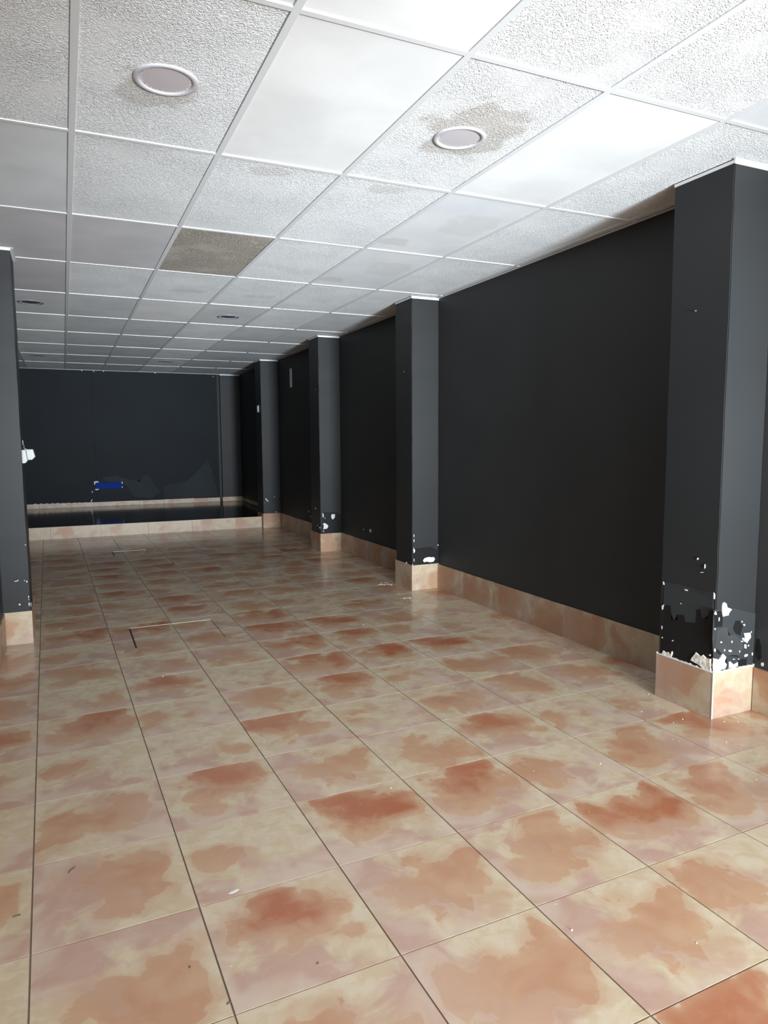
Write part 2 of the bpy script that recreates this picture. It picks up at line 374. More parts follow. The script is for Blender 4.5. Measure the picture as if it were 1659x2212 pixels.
for j in range(-11, 21):
    for i in range(-3, 8):
        rng = random.Random(i*131+j*977+5)
        u0, v0 = i*TW, j*TD
        g = GAP + rng.uniform(-0.0003, 0.0006)
        poly = [t2w(u0+g, v0+g), t2w(u0+TW-g, v0+g), t2w(u0+TW-g, v0+TD-g), t2w(u0+g, v0+TD-g)]
        cen = t2w(u0+TW/2, v0+TD/2)
        left = XL if cen[1] < YL+0.1 else XL2
        for cl in ((1, 0, XR), (-1, 0, -left), (0, 1, YSTEP), (0, -1, -Y0)):
            poly = clip(poly, *cl)
            if len(poly) < 3: break
        if len(poly) < 3 or parea(poly) < 0.0006: continue
        rot = TH; kind_ = KNOWN.get((i, j)) or rng.choice('AABBEECCFDDDGG')
        seed = rng.choice(SEEDS) + rng.choice((0, 0, 0.05)); tone = rng.choice((-0.35, 0.0, 0.2, 0.4, 0.65)) + rng.uniform(-0.1, 0.1)
        pieces = [('floor_tile', poly, floor, -0.004)]
        for k, ((hx0, hy0, hx1, hy1), lab) in enumerate(HATCHES):
            xs = [p[0] for p in poly]; ys = [p[1] for p in poly]
            if max(xs) < hx0 or min(xs) > hx1 or max(ys) < hy0 or min(ys) > hy1: continue
            pieces = []
            rest = poly
            for a, b_, c_ in ((1, 0, hx0-0.006), (-1, 0, -hx1-0.002), (0, 1, hy0-0.002), (0, -1, -hy1-0.002)):
                part = clip(rest, a, b_, c_)
                if len(part) > 2 and parea(part) > 0.0004: pieces.append(('floor_tile', part, floor, -0.004))
                rest = clip(rest, -a, -b_, -c_)
                if len(rest) < 3: break
            if len(rest) > 2:
                for a, b_, c_ in ((-1, 0, -hx0-0.006), (1, 0, hx1-0.002), (0, -1, -hy0-0.001), (0, 1, hy1-0.002)):
                    rest = clip(rest, a, b_, c_)
                    if len(rest) < 3: break
                if len(rest) > 2 and parea(rest) > 0.0002: pieces.append(('cover_tile', rest, hatch_roots[k], -0.004))
        for nm, pl, par, z0 in pieces:
            o = prism_tile(nm, pl, cen, rot, M_TILE, par, z0)
            if par is not floor:
                o.location = (cen[0]-par.location[0], cen[1]-par.location[1], -0.001)
            set_print(o, kind_, seed, random.Random(i*7+j*31))
for h, ((x0, y0, x1, y1), lab) in zip(hatch_roots, HATCHES):
    cx, cy = (x0+x1)/2, (y0+y1)/2
    bm = bmesh.new(); box(bm, x0-cx-0.006, x0-cx+0.006, y0-cy, y1-cy, -0.0034, -0.0012); link('open_slit', bm, M_VOID, h)
    bm = bmesh.new(); box(bm, x0-cx+0.006, x1-cx, y1-cy-0.0005, y1-cy+0.0020, -0.0035, 0.0002)
    link('metal_edge', bm, M_EDGE, h)
    bm = bmesh.new(); box(bm, x1-cx-0.003, x1-cx+0.002, y0-cy, y1-cy, -0.0034, -0.0015); link('side_joint', bm, M_VOID, h)

# ------------------------------------------------------------------ skirting
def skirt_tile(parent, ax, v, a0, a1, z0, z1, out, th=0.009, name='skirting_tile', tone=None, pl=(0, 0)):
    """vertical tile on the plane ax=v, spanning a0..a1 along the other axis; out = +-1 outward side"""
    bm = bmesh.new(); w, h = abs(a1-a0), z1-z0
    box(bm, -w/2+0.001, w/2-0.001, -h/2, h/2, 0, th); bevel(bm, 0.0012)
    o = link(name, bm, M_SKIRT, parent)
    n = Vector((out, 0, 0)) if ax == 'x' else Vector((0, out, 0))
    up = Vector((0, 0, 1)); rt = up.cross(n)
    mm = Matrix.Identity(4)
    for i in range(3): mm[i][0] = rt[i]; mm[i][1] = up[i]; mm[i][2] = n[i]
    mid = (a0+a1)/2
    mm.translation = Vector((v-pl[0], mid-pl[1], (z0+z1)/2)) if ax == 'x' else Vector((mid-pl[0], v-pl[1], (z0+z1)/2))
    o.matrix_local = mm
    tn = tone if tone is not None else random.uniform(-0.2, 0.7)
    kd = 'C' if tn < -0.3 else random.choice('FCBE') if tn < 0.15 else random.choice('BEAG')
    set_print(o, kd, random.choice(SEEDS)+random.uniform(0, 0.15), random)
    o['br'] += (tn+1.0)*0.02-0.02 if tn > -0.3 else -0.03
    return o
PX = 2.868                  # pillar faces
PILLARS = [(2.386, 2.736), (5.700, 6.040), (8.222, 8.580), (10.960, 11.310)]
def base_backing(name, segs):
    bm = bmesh.new()
    for (x0, x1, y0, y1, z0, z1) in segs: box(bm, x0, x1, y0, y1, z0, z1)
    return struct(link(name, bm, M_MORTAR))
TS = 0.010
bb = base_backing('baseboard_right', [(XR-0.003, XR, Y0, 2.376, 0, SK_H-0.002), (XR-0.003, XR, 2.746, 5.690, 0, SK_H-0.002), (XR-0.003, XR, 6.05, 8.212, 0, SK_H-0.002), (XR-0.003, XR, 8.59, 10.95, 0, SK_H-0.002)])
def run(parent, ax, v, cuts, z0, z1, out, tones=()):
    for k, (a, b_) in enumerate(zip(cuts[:-1], cuts[1:])):
        skirt_tile(parent, ax, v, a, b_, z0, z1+random.uniform(-0.002, 0.002), out, tone=tones[k] if k < len(tones) else None)
run(bb, 'x', XR-0.003, [2.748, 2.985, 3.43, 3.869, 4.315, 4.765, 5.237, 5.688], 0, SK_H, -1, (-0.7, -0.6, 0.75, 0.5, 0.35, 0.45, 0.3))
run(bb, 'x', XR-0.003, [6.052, 6.49, 6.937, 7.383, 7.813, 8.210], 0, SK_H, -1, (0.7, 0.5, 0.6, 0.7, 0.1))
run(bb, 'x', XR-0.003, [8.592, 9.03, 9.475, 9.92, 10.365, 10.81, 10.948], 0, SK_H, -1)
run(bb, 'x', XR-0.003, [2.374, 1.93, 1.48, 1.03, 0.58, 0.13, -0.32, -0.77, -1.22, -1.67, -2.12, -2.5][::-1], 0, SK_H, -1, (0.5,)*10+(0.8,))
bl = base_backing('baseboard_left', [(XL, XL+0.003, Y0, 5.325, 0, SK_H-0.002)])
run(bl, 'x', XL+0.003, [5.323, 4.88, 4.43, 3.98, 3.53, 3.08, 2.63, 2.18, 1.73, 1.28, 0.83, 0.38, -0.07, -0.52, -0.97, -1.42, -1.87, -2.5][::-1], 0, SK_H, 1)

# ------------------------------------------------------------------ pillars
def pillar(label, x0, x1, y0, y1, side, zbase=0.0, sk=SK_H, corner=False, tones=(0.0, 0.0), front_cut=None):
    cx, cy = (x0+x1)/2, (y0+y1)/2
    p = thing('pillar', label, 'pillar', (cx, cy, zbase))
    bm = bmesh.new(); box(bm, x0-cx, x1-cx, y0-cy, y1-cy, 0, ZC-0.004-zbase)
    # slightly rounded and wavy arris, as hand-plastered
    es = [e for e in bm.edges if abs(e.verts[0].co.z-e.verts[1].co.z) > 1]
    bmesh.ops.bevel(bm, geom=es, offset=0.004, segments=2, affect='EDGES')
    bmesh.ops.subdivide_edges(bm, edges=[e for e in bm.edges if abs(e.verts[0].co.z-e.verts[1].co.z) > 1], cuts=24)
    rr = random.Random(int(y0*100))
    for z in sorted({round(v.co.z, 3) for v in bm.verts}):
        dx, dy = rr.uniform(-0.0016, 0.0016), rr.uniform(-0.0012, 0.0012)
        for v in bm.verts:
            if abs(v.co.z-z) < 0.002:
                if side > 0 and v.co.x < 0: v.co.x += dx
                if side < 0 and v.co.x > 0: v.co.x += dx
                if v.co.y < 0: v.co.y += dy
    link('shaft', bm, M_PIL, p)
    fxp = x0 if side > 0 else x1
    o_ = -1 if side > 0 else 1
    # front face tile, side face tile, back face tile
    a0, a1 = (x0-TS, x1) if side > 0 else (x0, x1+TS)
    tf = skirt_tile(p, 'y', y0, a0 if not corner else x0-0.004, a1, 0, sk, -1, name='skirting_tile', tone=tones[0], pl=(cx, cy))
    ts = skirt_tile(p, 'x', fxp, y0 if not corner else y0-0.004, y1+TS, 0, sk, o_, name='skirting_tile', tone=tones[1], pl=(cx, cy))
    tb = skirt_tile(p, 'y', y1, x0 if side > 0 else x0, x1, 0, sk, 1, name='skirting_tile', pl=(cx, cy))
    for t in (tf, ts, tb): t.location.z += 0
    if corner:
        bm = bmesh.new(); box(bm, x0-cx-0.0105, x0-cx-0.0035, y0-cy-0.0105, y0-cy-0.0035, 0, sk+0.004); bevel(bm, 0.0015)
        link('corner_bead', bm, M_CHIP, p)
    # white angle trim round the top
    bm = bmesh.new(); zt = ZC-0.004-zbase
    if side > 0:
        box(bm, x0-cx-0.004, x1-cx, y0-cy-0.004, y0-cy, zt-0.018, zt)
        box(bm, x0-cx-0.004, x0-cx, y0-cy, y1-cy, zt-0.014, zt)
        box(bm, x0-cx-0.018, x1-cx, y0-cy-0.018, y0-cy-0.004, zt-0.0015, zt)
    else:
        box(bm, x0-cx, x1-cx+0.004, y0-cy-0.004, y0-cy, zt-0.018, zt)
        box(bm, x1-cx, x1-cx+0.004, y0-cy, y1-cy, zt-0.014, zt)
        box(bm, x0-cx, x1-cx+0.016, y0-cy-0.018, y0-cy-0.004, zt-0.0015, zt)
        box(bm, x1-cx+0.004, x1-cx+0.022, y0-cy-0.004, y1-cy+0.02, zt-0.003, zt)
    link('top_trim', bm, M_WHITE, p)
    return p
PR = {}
PR['p1'] = pillar('nearest right pillar, badly chipped at its foot with broken plaster on the corner', PX, XR, *PILLARS[0], 1, corner=True, tones=(-0.35, 0.25), sk=0.235)
PR['p2'] = pillar('second pillar along the right wall, one oval white chip above its tile skirting', PX+0.010, XR, *PILLARS[1], 1, tones=(-0.25, 0.1), sk=0.237)
PR['p3'] = pillar('third pillar along the right wall with star-shaped white chips near its foot', PX+0.006, XR, *PILLARS[2], 1, tones=(0.0, 0.3))
PR['p4'] = pillar('fourth pillar along the right wall, at the end of the raised platform front', PX, XR, *PILLARS[3], 1, tones=(-0.2, 0.2))
PR['pl'] = pillar('grey pillar on the left wall carrying two small white boxes', XL, -0.262, 5.340, 5.700, -1, tones=(-0.4, 0.0))
p5 = pillar('farthest pillar, in the back right corner behind the platform', 2.775, XR, 13.64, YB, 1, zbase=0.224, sk=0.085, tones=(-0.5, -0.2))

# ------------------------------------------------------------------ raised platform
plat = thing('raised_platform', 'low raised platform across the back with dark polished top and cream tiled front', 'platform', (1.1, 12.4, 0))
bm = bmesh.new()
xa, xb = XL2+0.002-1.1, XR-0.002-1.1; ya, yb = YSTEP+0.010-12.4, YB-0.002-12.4
def topz(y): return 0.168+(y-(YSTEP-12.4))*0.0205
# the platform runs round the fourth pillar
out2 = [(xa, ya), (PX-0.012-1.1, ya), (PX-0.012-1.1, 11.33-12.4), (xb, 11.33-12.4), (xb, yb), (xa, yb)]
lo = [bm.verts.new((x, y, -0.003)) for x, y in out2]; hi = [bm.verts.new((x, y, topz(y))) for x, y in out2]
for i in range(6): bm.faces.new((lo[i], lo[(i+1)%6], hi[(i+1)%6], hi[i]))
bm.faces.new(hi); bm.faces.new(lo[::-1]); bmesh.ops.recalc_face_normals(bm, faces=bm.faces)
link('platform_top', bm, M_PLAT, plat)
cuts = [XL2+0.002, -0.226, 0.44, 1.106, 1.755, 2.438, PX-0.013]
for k, (a, b_) in enumerate(zip(cuts[:-1], cuts[1:])):
    skirt_tile(plat, 'y', YSTEP+0.010, a, b_, 0, 0.172, -1, th=0.010, name='riser_tile', tone=(-0.32, -1.2, -1.2, -0.9, -0.6, -0.35)[k], pl=(1.1, 12.4))
bm = bmesh.new(); box(bm, XL2+0.002-1.1, PX-0.013-1.1, YSTEP-0.004-12.4, YSTEP+0.012-12.4, 0.172, 0.177); bevel(bm, 0.0015)
link('edge_strip', bm, plain('pale_edge_strip', (0.55, 0.47, 0.40), 0.4), plat)
bb2 = struct(link('baseboard_back', (lambda b: (box(b, XL2, 2.725, YB-0.023, YB-0.02, 0.222, 0.300), b)[1])(bmesh.new()), M_MORTAR))
cuts = [XL2, -0.438, 0.0, 0.445, 0.83, 1.226, 1.681, 2.237, 2.725]
for a, b_ in zip(cuts[:-1], cuts[1:]): skirt_tile(bb2, 'y', YB-0.023, a, b_, 0.223, 0.302+random.uniform(-0.003, 0.003), -1, tone=random.uniform(-1.0, -0.4))
bb3 = base_backing('trim_1', [(XR-0.003, XR, 11.33, 13.62, 0.180, 0.285)])
for a, b_ in ((11.33, 11.9), (11.9, 12.48), (12.48, 13.05), (13.05, 13.62)): skirt_tile(bb3, 'x', XR-0.003, a, b_, 0.18+(a-YSTEP)*0.0205+0.008, 0.285, -1)

# white wall angle where the ceiling meets the walls
for n, segs in (('trim_2', [(XR-0.022, XR, 2.74, 5.69), (XR-0.022, XR, 6.05, 8.21), (XR-0.022, XR, 8.59, 10.95), (XR-0.022, XR, 11.32, 13.62), (XR-0.022, XR, Y0, 2.36)]),
                ('trim_3', [(XL, XL+0.022, Y0, 5.33)]), ('trim_4', [(XL2, 2.76, YB-0.042, YB-0.02)])):
    bm = bmesh.new()
    for (x0, x1, y0, y1) in segs: box(bm, x0, x1, y0, y1, ZC-0.006, ZC-0.003)
    struct(link(n, bm, M_WHITE))

# ------------------------------------------------------------------ paint chips, broken plaster, repainted areas
KIND = {'chip': ('paint_chip', M_CHIP, 0.0016), 'dark': ('touched_up_paint', M_DARK, 0.0009), 'mid': ('old_paint_band', M_MID, 0.0005),
        'scuff': ('scuffed_paint', M_SCUFF, 0.0013), 'plaster': ('broken_plaster', M_PLASTER, 0.006), 'light': ('chalky_patch', M_LIGHT, 0.0006)}
OWN = {'wr': (wall_right, 'x', XR), 'wb': (wall_back, 'y', YB-0.02)}
def patch(owner, kind, ax, v, pts):
    nm, mat, th = KIND[kind]
    if owner in PR:
        par = PR[owner]; pl = par.location
        face = {'p1': (PX, 2.386), 'p2': (PX+0.010, 5.700), 'p3': (PX+0.006, 8.222), 'p4': (PX, 10.960), 'pl': (XL, 5.340)}[owner]
        base = face[0] if ax == 'x' else face[1]
        # the hand-plastered shaft wanders by under 2 mm: stand the coat clear of it
        lift = 0.0017
    else:
        par, _, base = OWN[owner]; pl = Vector((0, 0, 0)); lift = 0.0
    rr = random.Random(len(pts)*31+int(pts[0][0]*1000))
    # roughen the outline
    P = []
    for i in range(len(pts)):
        a, b_ = pts[i], pts[(i+1) % len(pts)]
        P.append(a)
        d = math.hypot(a[0]-b_[0], a[1]-b_[1])
        nseg = min(5, int(d/0.012)) if kind != 'mid' else 0
        for k in range(1, nseg):
            t = k/nseg; P.append((a[0]+(b_[0]-a[0])*t+rr.uniform(-1, 1)*0.0018, a[1]+(b_[1]-a[1])*t+rr.uniform(-1, 1)*0.0018))
    bm = bmesh.new()
    def co(p, t):
        q = base-lift-t
        return (q-pl[0], p[0]-pl[1], p[1]-pl[2]) if ax == 'x' else (p[0]-pl[0], q-pl[1], p[1]-pl[2])
    out_ = [bm.verts.new(co(p, -lift-0.0005)) for p in P]
    cxm = sum(p[0] for p in P)/len(P); cym = sum(p[1] for p in P)/len(P)
    sc = 0.985 if kind != 'plaster' else 0.90
    top = [bm.verts.new(co((cxm+(p[0]-cxm)*sc, cym+(p[1]-cym)*sc), th)) for p in P]
    for i in range(len(P)):
        j = (i+1) % len(P); bm.faces.new((out_[i], out_[j], top[j], top[i]))
    f = bm.faces.new(top)
    bmesh.ops.triangulate(bm, faces=[f])
    bmesh.ops.recalc_face_normals(bm, faces=bm.faces)
    want = Vector((-1, 0, 0)) if ax == 'x' else Vector((0, -1, 0))
    s = sum((fc.normal.dot(want))*fc.calc_area() for fc in bm.faces)
    if s < 0: bmesh.ops.reverse_faces(bm, faces=bm.faces)
    return link(nm, bm, mat, par)
PATCHES = [
  ('p1', 'mid', 'x', 2.865, [(2.7147, 0.6329), (2.5713, 0.6352), (2.4014, 0.6319), (2.3996, 0.5486), (2.3962, 0.402), (2.5902, 0.3514), (2.7219, 0.4088), (2.7173, 0.501)]) ,
  ('p1', 'dark', 'x', 2.865, [(2.7147, 0.5061), (2.6669, 0.5164), (2.6579, 0.442), (2.622, 0.446), (2.618, 0.478), (2.5748, 0.4834), (2.5679, 0.4499), (2.5361, 0.453), (2.5, 0.4616), (2.4982, 0.5311), (2.4703, 0.5372), (2.4658, 0.4955), (2.4308, 0.4993), (2.4228, 0.5392), (2.3996, 0.5486), (2.3914, 0.3059), (2.3976, 0.2317), (2.5306, 0.2263), (2.7171, 0.2355)]) ,
  ('p1', 'mid', 'y', 2.385, [(2.8516, 0.5532), (2.9703, 0.5532), (3.1507, 0.5038), (3.1509, 0.3691), (3.1476, 0.2382), (2.8727, 0.243), (2.8516, 0.4067)]) ,
  ('p1', 'scuff', 'y', 2.385, [(2.878, 0.4455), (2.9178, 0.4576), (2.9469, 0.4584), (2.9614, 0.4142), (3.0091, 0.4083), (3.0591, 0.3763), (3.0708, 0.3359), (3.0463, 0.2959), (2.9262, 0.3207), (2.8656, 0.3627)]) ,
  ('p1', 'dark', 'y', 2.385, [(2.8509, 0.545), (2.901, 0.5437), (2.9142, 0.5171), (2.9146, 0.4622), (2.8596, 0.4645)]) ,
  ('p1', 'dark', 'y', 2.385, [(3.0044, 0.4815), (3.0343, 0.4803), (3.06, 0.4537), (3.0455, 0.3996), (3.0086, 0.417), (2.9892, 0.4407)]) ,
  ('p1', 'dark', 'y', 2.385, [(2.9241, 0.3423), (2.9233, 0.3223), (2.9028, 0.3211), (2.8828, 0.3352), (2.8753, 0.3488), (2.8822, 0.3659), (2.9003, 0.363), (2.9171, 0.3616)]) ,
  ('p1', 'dark', 'y', 2.385, [(3.0375, 0.31), (3.0426, 0.293), (3.0132, 0.2983), (2.984, 0.3035), (2.9872, 0.3168), (2.9829, 0.3284), (3.0111, 0.3316), (3.0391, 0.327)]) ,
  ('p1', 'dark', 'y', 2.385, [(3.0353, 0.2801), (3.1022, 0.2752), (3.0984, 0.2408), (3.0439, 0.2398)]) ,
  ('p1', 'chip', 'y', 2.385, [(2.9103, 0.5805), (2.9216, 0.5852), (2.9367, 0.5757), (2.9438, 0.556), (2.9769, 0.5419), (2.9573, 0.5271), (2.954, 0.5148), (2.9144, 0.5128), (2.9068, 0.5431)]) ,
  ('p1', 'chip', 'y', 2.385, [(3.0688, 0.4118), (3.1176, 0.408), (3.1224, 0.3814), (3.0967, 0.3564), (3.0715, 0.3704), (3.0555, 0.3854), (3.0763, 0.3893)]) ,
  ('p1', 'chip', 'y', 2.385, [(3.0757, 0.3526), (3.091, 0.3506), (3.0937, 0.3286), (3.0789, 0.3327)]) ,
  ('p1', 'chip', 'y', 2.385, [(3.0795, 0.2957), (3.0913, 0.3006), (3.1069, 0.2964), (3.1044, 0.288), (3.0832, 0.2856)]) ,
  ('p1', 'chip', 'y', 2.385, [(2.8525, 0.5365), (2.8634, 0.547), (2.8731, 0.5279), (2.8587, 0.5287)]) ,
  ('p1', 'chip', 'y', 2.385, [(2.97, 0.2762), (2.9788, 0.2784), (3.0038, 0.2585), (3.0362, 0.267), (3.0376, 0.2451), (3.0021, 0.2393), (2.9719, 0.2458)]) ,
  ('p1', 'chip', 'y', 2.385, [(2.8464, 0.6411), (2.8546, 0.6278), (2.8541, 0.6071), (2.8471, 0.6099)]) ,
  ('p1', 'chip', 'y', 2.385, [(2.8689, 0.4563), (2.867, 0.4527), (2.8617, 0.4535), (2.8591, 0.4574), (2.8611, 0.4608), (2.8662, 0.4604)]) ,
  ('p1', 'chip', 'y', 2.385, [(2.918, 0.3835), (2.9143, 0.3802), (2.9074, 0.381), (2.9031, 0.3854), (2.9072, 0.3889), (2.9144, 0.3875)]) ,
  ('p1', 'chip', 'y', 2.385, [(2.9915, 0.3763), (2.9877, 0.3722), (2.983, 0.3705), (2.982, 0.3775), (2.9823, 0.3817), (2.987, 0.3835)]) ,
  ('p1', 'chip', 'y', 2.385, [(2.9425, 0.3399), (2.9387, 0.3363), (2.9341, 0.3347), (2.9331, 0.3411), (2.9335, 0.345), (2.9381, 0.3465)]) ,
  ('p1', 'chip', 'y', 2.385, [(2.9879, 0.3309), (2.9872, 0.3258), (2.977, 0.3261), (2.9672, 0.3304), (2.9635, 0.3341), (2.9673, 0.3383), (2.9763, 0.3369), (2.9846, 0.336)]) ,
  ('p1', 'chip', 'y', 2.385, [(3.0491, 0.3193), (3.0472, 0.3144), (3.043, 0.3149), (3.0402, 0.3205), (3.0425, 0.3257), (3.0468, 0.3245)]) ,
  ('p1', 'chip', 'y', 2.385, [(3.1442, 0.2935), (3.1422, 0.286), (3.1365, 0.2869), (3.1336, 0.2949), (3.1353, 0.3021), (3.1407, 0.3021)]) ,
  ('p1', 'chip', 'y', 2.385, [(3.0583, 0.4711), (3.0539, 0.4691), (3.0486, 0.4685), (3.0471, 0.4724), (3.0483, 0.4748), (3.0538, 0.4751)]) ,
  ('p1', 'chip', 'y', 2.385, [(3.0751, 0.4528), (3.0745, 0.4474), (3.0671, 0.4501), (3.0607, 0.4545), (3.0664, 0.4594), (3.0737, 0.4568)]) ,
  ('p1', 'chip', 'y', 2.385, [(2.8757, 0.3487), (2.8734, 0.3404), (2.8663, 0.3419), (2.8625, 0.3504), (2.8651, 0.3582), (2.8719, 0.3577)]) ,
  ('p1', 'chip', 'y', 2.385, [(3.066, 0.369), (3.0651, 0.3655), (3.0565, 0.3679), (3.0489, 0.3711), (3.056, 0.3739), (3.0646, 0.3716)]) ,
  ('p1', 'chip', 'y', 2.385, [(3.1144, 0.3411), (3.1094, 0.3386), (3.1033, 0.3379), (3.1022, 0.3427), (3.1028, 0.3456), (3.1088, 0.3464)]) ,
  ('p1', 'chip', 'y', 2.385, [(2.8937, 0.5025), (2.8912, 0.4944), (2.8874, 0.4922), (2.8852, 0.5035), (2.8863, 0.5122), (2.8904, 0.5132)]) ,
  ('p1', 'chip', 'y', 2.385, [(3.0152, 0.2837), (3.0087, 0.2829), (3.0004, 0.2834), (2.9976, 0.2861), (3.0004, 0.2875), (3.009, 0.2867)]) ,
  ('p1', 'chip', 'y', 2.385, [(3.0458, 0.2799), (3.0453, 0.2772), (3.0391, 0.279), (3.0338, 0.2816), (3.0387, 0.2837), (3.0448, 0.282)]) ,
  ('p1', 'chip', 'y', 2.385, [(3.128, 0.4102), (3.1251, 0.4074), (3.1215, 0.4064), (3.1207, 0.4111), (3.121, 0.4141), (3.1246, 0.4152)]) ,
  ('p1', 'plaster', 'y', 2.385, [(2.8618, 0.3104), (2.8983, 0.299), (2.9258, 0.3272), (2.9503, 0.3089), (2.9401, 0.2846), (2.956, 0.2653), (2.9484, 0.2449), (2.9134, 0.2414), (2.8792, 0.2314), (2.8641, 0.2315)]) ,
  ('p1', 'plaster', 'x', 2.865, [(2.5123, 0.2844), (2.4928, 0.3117), (2.4613, 0.2989), (2.4466, 0.3116), (2.4259, 0.3003), (2.3953, 0.304), (2.3935, 0.2287), (2.4273, 0.2269), (2.4691, 0.2489), (2.5268, 0.2582)]) ,
  ('p1', 'plaster', 'x', 2.865, [(2.717, 0.2332), (2.7038, 0.2622), (2.6806, 0.2572), (2.6667, 0.2633), (2.6491, 0.2501), (2.6391, 0.2755), (2.6358, 0.2651), (2.6509, 0.2269), (2.6789, 0.2188), (2.7194, 0.2232)]) ,
  ('p1', 'chip', 'x', 2.865, [(2.7248, 0.4994), (2.7091, 0.5096), (2.7137, 0.4836), (2.722, 0.4772)]) ,
  ('p1', 'chip', 'x', 2.865, [(2.7232, 0.6314), (2.7145, 0.6293), (2.711, 0.6155), (2.7196, 0.6148)]) ,
  ('p1', 'chip', 'x', 2.865, [(2.5785, 0.6185), (2.5572, 0.6183), (2.5585, 0.612), (2.5755, 0.6113)]) ,
  ('p1', 'chip', 'x', 2.865, [(2.5947, 0.5385), (2.5955, 0.5355), (2.5992, 0.5355), (2.6024, 0.5368), (2.5994, 0.5405), (2.5956, 0.5403)]) ,
  ('p1', 'chip', 'x', 2.865, [(2.636, 0.3314), (2.6403, 0.3273), (2.6457, 0.3246), (2.6475, 0.3283), (2.6459, 0.3318), (2.6403, 0.3341)]) ,
  ('p1', 'chip', 'x', 2.865, [(2.7086, 0.3297), (2.7098, 0.3255), (2.7145, 0.3249), (2.7173, 0.3274), (2.715, 0.3317), (2.7105, 0.3327)]) ,
  ('p1', 'chip', 'x', 2.865, [(2.7152, 0.3829), (2.7153, 0.3735), (2.7188, 0.3759), (2.7221, 0.3813), (2.7195, 0.3916), (2.716, 0.3892)]) ,
  ('p1', 'chip', 'x', 2.865, [(2.4005, 0.3203), (2.4031, 0.3153), (2.4101, 0.3136), (2.4135, 0.3167), (2.4107, 0.3215), (2.404, 0.3236)]) ,
  ('p1', 'chip', 'x', 2.865, [(2.4654, 0.7241), (2.4713, 0.7216), (2.4821, 0.7197), (2.4886, 0.7202), (2.4819, 0.723), (2.4707, 0.7247)]) ,
  ('p1', 'chip', 'x', 2.865, [(2.5004, 0.787), (2.5037, 0.7829), (2.5077, 0.7805), (2.5085, 0.7858), (2.5081, 0.7893), (2.5041, 0.7917)]) ,
  ('p1', 'chip', 'x', 2.865, [(2.4578, 0.7558), (2.4596, 0.7485), (2.4619, 0.7444), (2.4627, 0.7549), (2.4627, 0.7616), (2.4604, 0.7656)]) ,
  ('wr', 'chip', 'x', 3.145, [(2.3256, 0.2561), (2.3258, 0.2465), (2.3322, 0.2426), (2.3385, 0.2463), (2.341, 0.2516), (2.3389, 0.261), (2.3332, 0.2623), (2.328, 0.2642)]) ,
  ('wr', 'dark', 'x', 3.145, [(2.3712, 0.3735), (2.3575, 0.3814), (2.3438, 0.3461), (2.3404, 0.2821), (2.3559, 0.2646), (2.374, 0.2943)]) ,
  ('p2', 'dark', 'y', 5.695, [(2.8876, 0.3889), (3.0741, 0.3955), (3.1661, 0.3429), (3.1664, 0.2209), (2.8873, 0.2353)]) ,
  ('p2', 'chip', 'y', 5.695, [(2.9861, 0.2772), (3.0036, 0.2956), (3.0374, 0.3022), (3.1038, 0.2972), (3.1157, 0.2778), (3.1009, 0.2552), (3.0595, 0.2518), (3.03, 0.2607), (2.9978, 0.2553)]) ,
  ('p2', 'chip', 'y', 5.695, [(2.8876, 0.4044), (2.9063, 0.3746), (2.8991, 0.3517), (2.8875, 0.3551)]) ,
  ('p2', 'chip', 'y', 5.695, [(3.1543, 0.4071), (3.1503, 0.4025), (3.143, 0.403), (3.1387, 0.4082), (3.1432, 0.4132), (3.1508, 0.412)]) ,
  ('p2', 'chip', 'y', 5.695, [(2.897, 0.5114), (2.8954, 0.4987), (2.8917, 0.4991), (2.8902, 0.5119), (2.8916, 0.5239), (2.8952, 0.5248)]) ,
  ('p2', 'chip', 'y', 5.695, [(2.8979, 0.466), (2.8949, 0.4544), (2.8913, 0.449), (2.8905, 0.4665), (2.8915, 0.4784), (2.8951, 0.4826)]) ,
  ('p2', 'chip', 'y', 5.695, [(2.8973, 0.284), (2.8969, 0.2675), (2.8932, 0.2734), (2.8902, 0.2846), (2.8932, 0.3013), (2.8968, 0.2958)]) ,
  ('p2', 'chip', 'x', 2.875, [(5.8075, 0.2419), (5.8134, 0.2316), (5.8285, 0.2298), (5.8355, 0.2375), (5.8289, 0.2475), (5.8144, 0.2501)]) ,
  ('p2', 'chip', 'x', 2.875, [(5.6869, 0.2454), (5.6881, 0.2385), (5.6966, 0.2395), (5.7041, 0.2426), (5.6966, 0.2507), (5.6881, 0.2497)]) ,
  ('p3', 'dark', 'y', 8.215, [(2.8969, 0.4989), (3.0859, 0.4899), (3.2167, 0.4197), (3.2144, 0.2275), (2.8928, 0.2398)]) ,
  ('p3', 'chip', 'y', 8.215, [(2.8953, 0.492), (2.9113, 0.4773), (2.9128, 0.4352), (2.8981, 0.4359)]) ,
  ('p3', 'chip', 'y', 8.215, [(3.0106, 0.4443), (3.0184, 0.4685), (3.0653, 0.4662), (3.0611, 0.4276), (3.0361, 0.4007), (3.0162, 0.4158)]) ,
  ('p3', 'chip', 'y', 8.215, [(2.9021, 0.3586), (2.9206, 0.3646), (2.9535, 0.3453), (2.9732, 0.3209), (2.9527, 0.289), (2.9231, 0.2872), (2.9045, 0.2813), (2.9111, 0.323)]) ,
  ('p3', 'chip', 'y', 8.215, [(3.1733, 0.2784), (3.2052, 0.2815), (3.1994, 0.2391), (3.1805, 0.2473)]) ,
  ('p3', 'chip', 'y', 8.215, [(2.9361, 0.4214), (2.931, 0.4176), (2.9251, 0.4159), (2.9244, 0.422), (2.9252, 0.4258), (2.9312, 0.4275)]) ,
  ('p3', 'chip', 'y', 8.215, [(2.9183, 0.2594), (2.9116, 0.2551), (2.9029, 0.2541), (2.8998, 0.2605), (2.9034, 0.2651), (2.9124, 0.2654)]) ,
